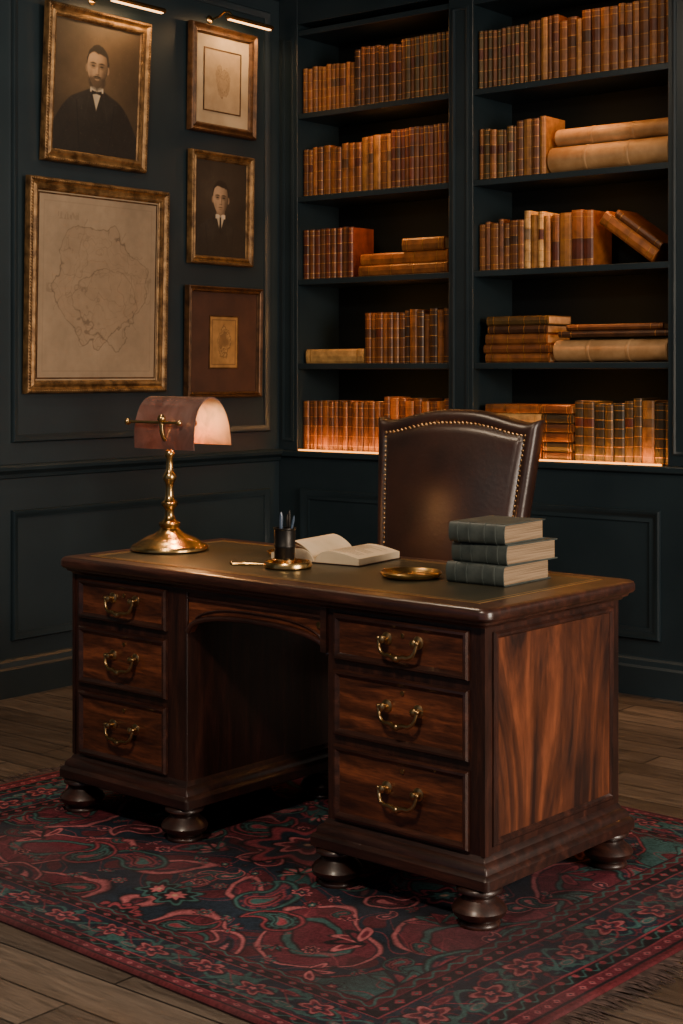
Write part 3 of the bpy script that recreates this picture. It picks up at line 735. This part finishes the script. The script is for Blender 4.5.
cR,sR=math.cos(math.radians(-2)),math.sin(math.radians(-2))
def D(x,y): return (-2.797+x*cR-y*sR, 3.407+x*sR+y*cR)
ZT=.7815

# ------------------------------------------------------------------ banker lamp
lx,ly=D(.8-1.462,-.35+.330)
lamp=empty('bankers_lamp',(lx,ly,ZT),(0,0,math.radians(-2)))
mb=MB()
mb.lathe([(.02,0),(.116,0),(.122,.004),(.122,.012),(.116,.018),(.104,.022),(.096,.030),(.074,.042),(.048,.052),(.034,.064),(.028,.072),(.034,.078),(.034,.086),(.022,.094),(.015,.107),(.014,.125),(.019,.135),(.026,.142),(.026,.150),(.017,.158),(.0125,.175),(.012,.20),(.014,.212),(.020,.222),(.022,.232),(.017,.242),(.011,.252),(.0105,.29),(.015,.30),(.015,.308),(.009,.315),(.0085,.335),(.002,.337)],seg=48)
mb.tube([(0,0,.33),(0,-.012,.345),(0,-.028,.36),(0,-.034,.38),(0,-.034,.408)],.0075,seg=10)
mb.tube([(-.155,-.034,.403),(.075,-.034,.403)],.005,seg=10)
mb.sphere((-.16,-.034,.403),.011,seg=14,n=8); mb.sphere((.08,-.034,.403),.009,seg=14,n=8); mb.sphere((0,-.034,.415),.014,seg=14,n=8)
mb.tube([(-.05,-.034,.403),(-.05,.0,.40),(-.05,.06,.40)],.004); mb.tube([(.05,-.034,.403),(.05,0,.40),(.05,.06,.40)],.004)
mb.tube([(-.05,.062,.40),(.05,.062,.40)],.010,seg=12)
mb.obj('brass_body',M_brass,parent=lamp,smooth=True,ang=45)
prof=[(-.018,.318),(-.020,.35),(-.018,.385),(-.010,.42),(.004,.452),(.026,.474),(.054,.484),(.084,.476),(.110,.452),(.130,.415),(.142,.37),(.146,.330)]
def interp(P,k=4):
    out=[]
    for i in range(len(P)-1):
        p0=P[max(i-1,0)];p1=P[i];p2=P[i+1];p3=P[min(i+2,len(P)-1)]
        for j in range(k):
            t=j/k
            out.append(tuple(.5*((2*p1[d])+(-p0[d]+p2[d])*t+(2*p0[d]-5*p1[d]+4*p2[d]-p3[d])*t*t+(-p0[d]+3*p1[d]-3*p2[d]+p3[d])*t**3) for d in range(2)))
    out.append(P[-1]); return out
PR=interp(prof)
cy_,cz_=.06,.37
inner=[(cy_+(y-cy_)*.965,cz_+(z-cz_)*.965 if z>.34 else z) for y,z in PR]
xs=(-.145,.130)
nn=len(PR)
mb=MB()
mb.loft([[(x,y,z) for y,z in PR] for x in xs],caps=False,closed=False)
for x in xs:
    o=[(x,y,z) for y,z in PR]; i_=[(x,y,z) for y,z in inner]
    mb.add(o+i_,[(k,k+1,nn+k+1,nn+k) for k in range(nn-1)])
for k in (0,nn-1):
    mb.add([(xs[0],*PR[k]),(xs[1],*PR[k]),(xs[1],*inner[k]),(xs[0],*inner[k])],[(0,1,2,3)])
def shademat():
    m,nt,b=newmat('rose_glass'); out=nt.nodes['Material Output']
    b.inputs['Roughness'].default_value=.22; b.inputs['Metallic'].default_value=.6; b.inputs['Coat Weight'].default_value=.8; b.inputs['Coat Roughness'].default_value=.12
    n=noise(nt,9,(1,1,1),dist=1.5); r=ramp(nt,[(.3,(.22,.115,.095)),(.7,(.48,.28,.235))]); nt.links.new(n.outputs['Fac'],r.inputs[0]); nt.links.new(r.outputs[0],b.inputs['Base Color'])
    t=N(nt,'ShaderNodeBsdfTranslucent'); t.inputs[0].default_value=(.50,.25,.17,1)
    mx=N(nt,'ShaderNodeMixShader'); mx.inputs[0].default_value=.08
    nt.links.new(b.outputs[0],mx.inputs[1]); nt.links.new(t.outputs[0],mx.inputs[2]); nt.links.new(mx.outputs[0],out.inputs[0]); return m
mb.obj('glass_shade',shademat(),parent=lamp,smooth=True,ang=50)
mb=MB()
mb.loft([[(x,y,z) for y,z in inner] for x in xs],caps=False,closed=False)
def linmat():
    m,nt,b=newmat('shade_lining'); out=nt.nodes['Material Output']
    n=noise(nt,16,(1,1,1),dist=1.2); r=ramp(nt,[(.35,(.030,.0085,.002)),(.68,(.13,.042,.011))]); nt.links.new(n.outputs['Fac'],r.inputs[0]); nt.links.new(r.outputs[0],b.inputs['Base Color'])
    b.inputs['Roughness'].default_value=.45; b.inputs['Specular IOR Level'].default_value=.2
    t=N(nt,'ShaderNodeBsdfTranslucent'); t.inputs[0].default_value=(.5,.25,.14,1)
    mx=N(nt,'ShaderNodeMixShader'); mx.inputs[0].default_value=.12
    nt.links.new(b.outputs[0],mx.inputs[1]); nt.links.new(t.outputs[0],mx.inputs[2]); nt.links.new(mx.outputs[0],out.inputs[0]); return m
mb.obj('shade_lining',linmat(),parent=lamp,smooth=True,ang=50)
mb=MB(); mb.tube([(-.04,.062,.40),(-.03,.062,.40),(.0,.062,.40),(.025,.062,.40),(.04,.062,.40)],[.010,.014,.019,.016,.004],seg=16)
mb.obj('bulb',M_bulb,parent=lamp,smooth=True)
for xx in (-.07,.01):
    l=bpy.data.lights.new('lamp_glow','POINT'); l.energy=5.2; l.color=(1,.46,.16); l.shadow_soft_size=.02
    o=bpy.data.objects.new('lamp_glow',l); o.location=(xx,.062,.360); o.parent=lamp; C.objects.link(o)

# ------------------------------------------------------------------ pen holder with tray
px_,py_=D(.8-.885,-.35+.258)
e=empty('pen_holder',(px_,py_,ZT)); mb=MB()
mb.lathe([(.001,0),(.066,0),(.070,.004),(.070,.012),(.066,.019),(.062,.019),(.060,.010),(.001,.009)],seg=40)
mb.lathe([(.030,.009),(.036,.010),(.036,.024),(.033,.026)],seg=32,c=(-.012,0,0))
mb.obj('brass_tray',M_brass,parent=e,smooth=True,ang=40)
mb=MB(); mb.lathe([(.001,.010),(.028,.010),(.030,.014),(.030,.055),(.032,.058),(.032,.064),(.030,.067),(.031,.108),(.033,.110),(.033,.114),(.029,.114),(.028,.02),(.001,.02)],(-.012,0,0),seg=32); mb.obj('cup',M_steel,parent=e,smooth=True,ang=40)
mb=MB(); mb2=MB()
for k,(dx,dy,tx,ty,L,r) in enumerate(((-.01,.0,-.02,.01,.155,.0045),(.008,.004,.022,-.005,.165,.004),(-.002,-.01,.004,-.02,.16,.005),(.003,.012,-.01,.024,.15,.004),(.012,-.006,.03,.004,.15,.0035))):
    (mb if k%2 else mb2).tube([(-.012+dx,dy,.022),(-.012+(dx+tx)*.6,(dy+ty)*.6,L*.7),(-.012+tx,ty,L-.012),(-.012+tx*1.06,ty*1.06,L)],[r,r,r,r*.35],seg=8)
mb.obj('pens_dark',M_steel,parent=e,smooth=True); mb2.obj('pens_blue',simple('pen_lacquer',(.05,.08,.13),rough=.25),parent=e,smooth=True)
qx,qy=D(.8-1.00,-.35+.225)
mb=MB(); mb.tube([(-.055,0,.004),(-.03,0,.004),(-.022,0,.005),(.0,0,.0045),(.05,.0,.0042)],[.0046,.0046,.0058,.005,.0016],seg=8); mb.sphere((-.057,0,.0062),.0062)
mb.obj('letter_opener',M_brass,smooth=True,loc=(qx,qy,ZT),rot=(0,0,math.radians(35)))
qx,qy=D(.8-1.09,-.35+.47)
mb=MB(); mb.lathe([(.001,0),(.045,0),(.055,.006),(.060,.014),(.056,.015),(.050,.009),(.001,.006)],seg=36); mb.obj('brass_pin_dish',M_brass,smooth=True,loc=(qx,qy,ZT))
qx,qy=D(.8-.487,-.35+.325)
mb=MB(); mb.lathe([(.001,.001),(.060,0),(.076,.002),(.083,.009),(.085,.015),(.082,.018),(.078,.016),(.072,.010),(.062,.007),(.056,.010),(.052,.007),(.03,.006),(.001,.006)],seg=48); mb.obj('brass_dish',M_brass,smooth=True,ang=50,loc=(qx,qy,ZT))

# open book
qx,qy=D(.8-.915,-.35+.500)
ob=empty('open_book',(qx,qy,ZT),(0,0,math.radians(6)))
mb=MB(); HW,HD=.155,.115
mb.box(-HW-.004,-.004,-HD-.004,HD+.004,0,.003); mb.box(.004,HW+.004,-HD-.004,HD+.004,0,.003); mb.box(-.006,.006,-HD-.004,HD+.004,0,.002)
mb.obj('cover',M_leather,parent=ob,bevel=.001)
def pg(x):
    a=abs(x)/HW; return .0035+.040*(1-math.exp(-a*8))*(1-.55*a)+.005*math.sin(a*pi)
mb=MB(); n=40; rings=[]
for i in range(n+1):
    x=-HW+2*HW*i/n; z=pg(x); rings.append([(x,-HD,.003),(x,HD,.003),(x,HD,z),(x,-HD,z)])
mb.loft(rings); mb.obj('pages',M_page,parent=ob,smooth=True,ang=30)
mb=MB()
for lift in (.016,.030):
    rings=[]
    for i in range(15):
        a=i/14; x=-.006-a*(.130-lift); z=pg(x)+.001+lift*math.sin(a*pi*.8)*a; rings.append([(x,-HD+.004,z),(x,HD-.002,z+.003*a)])
    mb.loft(rings,caps=False,closed=False)
mb.obj('lifted_pages',M_page,parent=ob,smooth=True)
mb=MB()
for k in range(14):
    y0=-HD+.022+k*.0130
    L=HW-.022 if random.random()>.2 else HW-.06
    r_=[]
    for i in range(9):
        x=.022+(L-.022)*i/8; z=pg(x)+.0006; r_.append([(x,y0,z),(x,y0+.0035,z)])
    mb.loft(r_,caps=False,closed=False)
mb.obj('printed_lines',simple('ink',(.30,.23,.15),rough=.8),parent=ob,recalc=False)

def desk_book(name,x,y,z,L,W,t,rot,cm):
    e=empty(name,(x,y,z),(0,0,rot)); b=.0032
    mb=MB()
    mb.box(0,L,.006,W,0,b); mb.box(0,L,.006,W,t-b,t)
    arc=[]
    for k in range(9):
        a=pi*k/8; arc.append((.007-math.sin(a)*.010, t/2-math.cos(a)*t/2))
    arc2=[(.007-math.sin(pi*k/8)*.006, t/2-math.cos(pi*k/8)*(t/2-b)) for k in range(9)]
    lo=arc+arc2[::-1]
    mb.loft([[(xx,yy,zz_) for yy,zz_ in lo] for xx in (0,L)])
    for f in (.16,.36,.64,.84):
        arc3=[(.007-math.sin(pi*k/8)*.0125, t/2-math.cos(pi*k/8)*(t/2+.0012)) for k in range(9)]
        mb.loft([[(xx,yy,zz_) for yy,zz_ in arc3] for xx in (L*f-.002,L*f+.002)])
    mb.obj('cover',cm,parent=e,smooth=True,ang=40)
    mb=MB(); mb.box(.004,L-.006,.004,W-.005,b,t-b); 
    mb.obj('page_block',M_pages,parent=e)
    return e
def pagesmat():
    m,nt,b=newmat('page_edges'); n=noise(nt,4,(1,1,260),detail=2); r=ramp(nt,[(.35,(.17,.11,.06)),(.65,(.42,.29,.17))])
    nt.links.new(n.outputs['Fac'],r.inputs[0]); nt.links.new(r.outputs[0],b.inputs['Base Color']); b.inputs['Roughness'].default_value=.8; bump(nt,b,n.outputs['Fac'],.5,.001); return m
M_pages=pagesmat()
sx,sy=.8-.185,-.35+.340
def place(name,dx,dy,z,L,W,t,rdeg):
    r=math.radians(-2+rdeg); cx,cy=D(sx+dx,sy+dy)
    ox=cx-L*math.cos(r); oy=cy-L*math.sin(r)
    desk_book(name,ox,oy,z,L,W,t,r,M_green)
place('hardback_book',0,-.008,ZT,.182,.235,.054,2)
place('hardback_book.001',.004,.000,ZT+.0545,.180,.235,.054,-1)
place('hardback_book.002',.000,-.004,ZT+.1090,.172,.215,.053,4)

# ------------------------------------------------------------------ chair
chx,chy=-3.035,4.30
ch=empty('leather_desk_chair',(chx,chy,.0105),(0,0,math.radians(4)))
def bw(t): return .262+.062*t
zb=.50
def ztop(s_):
    a=abs(s_)
    return 1.160+.042*(0.5+.5*math.cos(pi*min(1,(a/.90)**1.35)))+.010*max(0,(a-.88)/.12)
def lean(z): return .11*((z-.5)/.7)
def back_pt(s_,t,off):
    z=zb+t*(ztop(s_)-zb); x=s_*bw(t); return (x,lean(z)+off,z)
ns,ntt=60,60
mb=MB(); 
def edge(s_,t):
    return min(1-abs(s_),(1-t)*1.9,t+.05)
vs=[];fs=[]
def front_off(s_,t):
    e=edge(s_,t)
    o=-.030
    if e<.05: o=-.030+.016*(1-e/.05)**2
    if e>.135:
        k=min(1,(e-.135)/.05); o-=.008*k
        o-=.040*((1-(abs(s_)/.865)**2)*(1-max(0,abs(t-.45)/.50)**2.2)) if abs(s_)<.865 and abs(t-.45)<.50 else 0
    elif e>.11: o+=.006
    return o
for j in range(ntt+1):
    for i in range(ns+1):
        s_=-1+2*i/ns;t=j/ntt; vs.append(back_pt(s_,t,front_off(s_,t)))
for j in range(ntt):
    for i in range(ns):
        a=j*(ns+1)+i; fs.append((a,a+1,a+ns+2,a+ns+1))
nf=len(vs)
for j in range(ntt+1):
    for i in range(ns+1):
        s_=-1+2*i/ns;t=j/ntt; e=edge(s_,t); vs.append(back_pt(s_,t,.040-(.012*(1-e/.05)**2 if e<.05 else 0)))
for j in range(ntt):
    for i in range(ns):
        a=nf+j*(ns+1)+i; fs.append((a,a+ns+1,a+ns+2,a+1))
bd=[i for i in range(ns+1)]+[j*(ns+1)+ns for j in range(1,ntt+1)]+[ntt*(ns+1)+i for i in range(ns-1,-1,-1)]+[j*(ns+1) for j in range(ntt-1,0,-1)]
for k in range(len(bd)):
    a=bd[k]; b=bd[(k+1)%len(bd)]; fs.append((a,a+nf,b+nf,b))
mb.add(vs,fs); mb.obj('backrest',M_leather,parent=ch,smooth=True,ang=60)
mb=MB()
def nail(s_,t):
    p=back_pt(s_,t,front_off(s_,t)-.0015); mb.sphere(p,.0058,seg=8,n=5,sq=(1,.6,1))
for i in range(36):
    t=.04+.895*i/35
    for s_ in (-.877,.877): nail(s_,t)
for i in range(1,34): nail(-.877+1.754*i/34,.935)
mb.obj('nailheads',simple('nail_brass',(.34,.20,.085),(.52,.33,.15),scale=20,rough=.3,metal=1),parent=ch,smooth=True)
mb=MB(); mb.rloft(-.30,.30,-.46,.03,[(.02,.40),(.0,.415),(0,.455),(.012,.485),(.05,.503),(.12,.510)],r=.06,seg=6); mb.obj('seat_cushion',M_leather,parent=ch,smooth=True,ang=50)
mb=MB(); mb.rloft(-.295,.295,-.455,.03,[(0,.34),(0,.40)],r=.03)
for s_ in (-1,1):
    mb.lathe([(.018,0),(.022,.01),(.016,.05),(.018,.15),(.026,.25),(.030,.29),(.022,.30),(.03,.31),(.03,.36),(.01,.36)],(s_*.25,-.41,0),seg=20)
    mb.tube([(s_*.25,.10,-.0095),(s_*.25,.05,.15),(s_*.25,.01,.35),(s_*.25,.02,.52)],[.02,.024,.028,.026],seg=10)
mb.obj('frame',M_darkv,parent=ch,smooth=True,ang=40)

# ------------------------------------------------------------------ lights & world
area('key_light',(XR+.35,3.0,2.0),2.0,2.0,350,(1,.82,.66),(-1,.02,-.25))  # added key lamp behind the made-up window, lights the desk's right side
area('fill_light',(-1.9,.9,ZC-.03),.5,.5,112,(1,.80,.60),(-.35,.85,-1))  # added fill lamp, no fixture: brightens the desk front and pulls
area('fill_light',(-3.6,3.3,ZC-.03),.4,.4,30,(1,.76,.52),(0,0,-1))  # second added fill, lifts the area above the desk
w=bpy.data.worlds.new('world'); bpy.context.scene.world=w; w.use_nodes=True
w.node_tree.nodes['Background'].inputs[0].default_value=(.60,.74,1,1); w.node_tree.nodes['Background'].inputs[1].default_value=.18

# ------------------------------------------------------------------ camera
cam=bpy.data.cameras.new('camera'); co=bpy.data.objects.new('camera',cam); C.objects.link(co)
co.location=(0,0,1.343); co.rotation_euler=(pi/2,0,math.radians(39))
cam.lens=53.8; cam.sensor_width=36; cam.shift_y=-.1367; cam.clip_start=.05
bpy.context.scene.camera=co
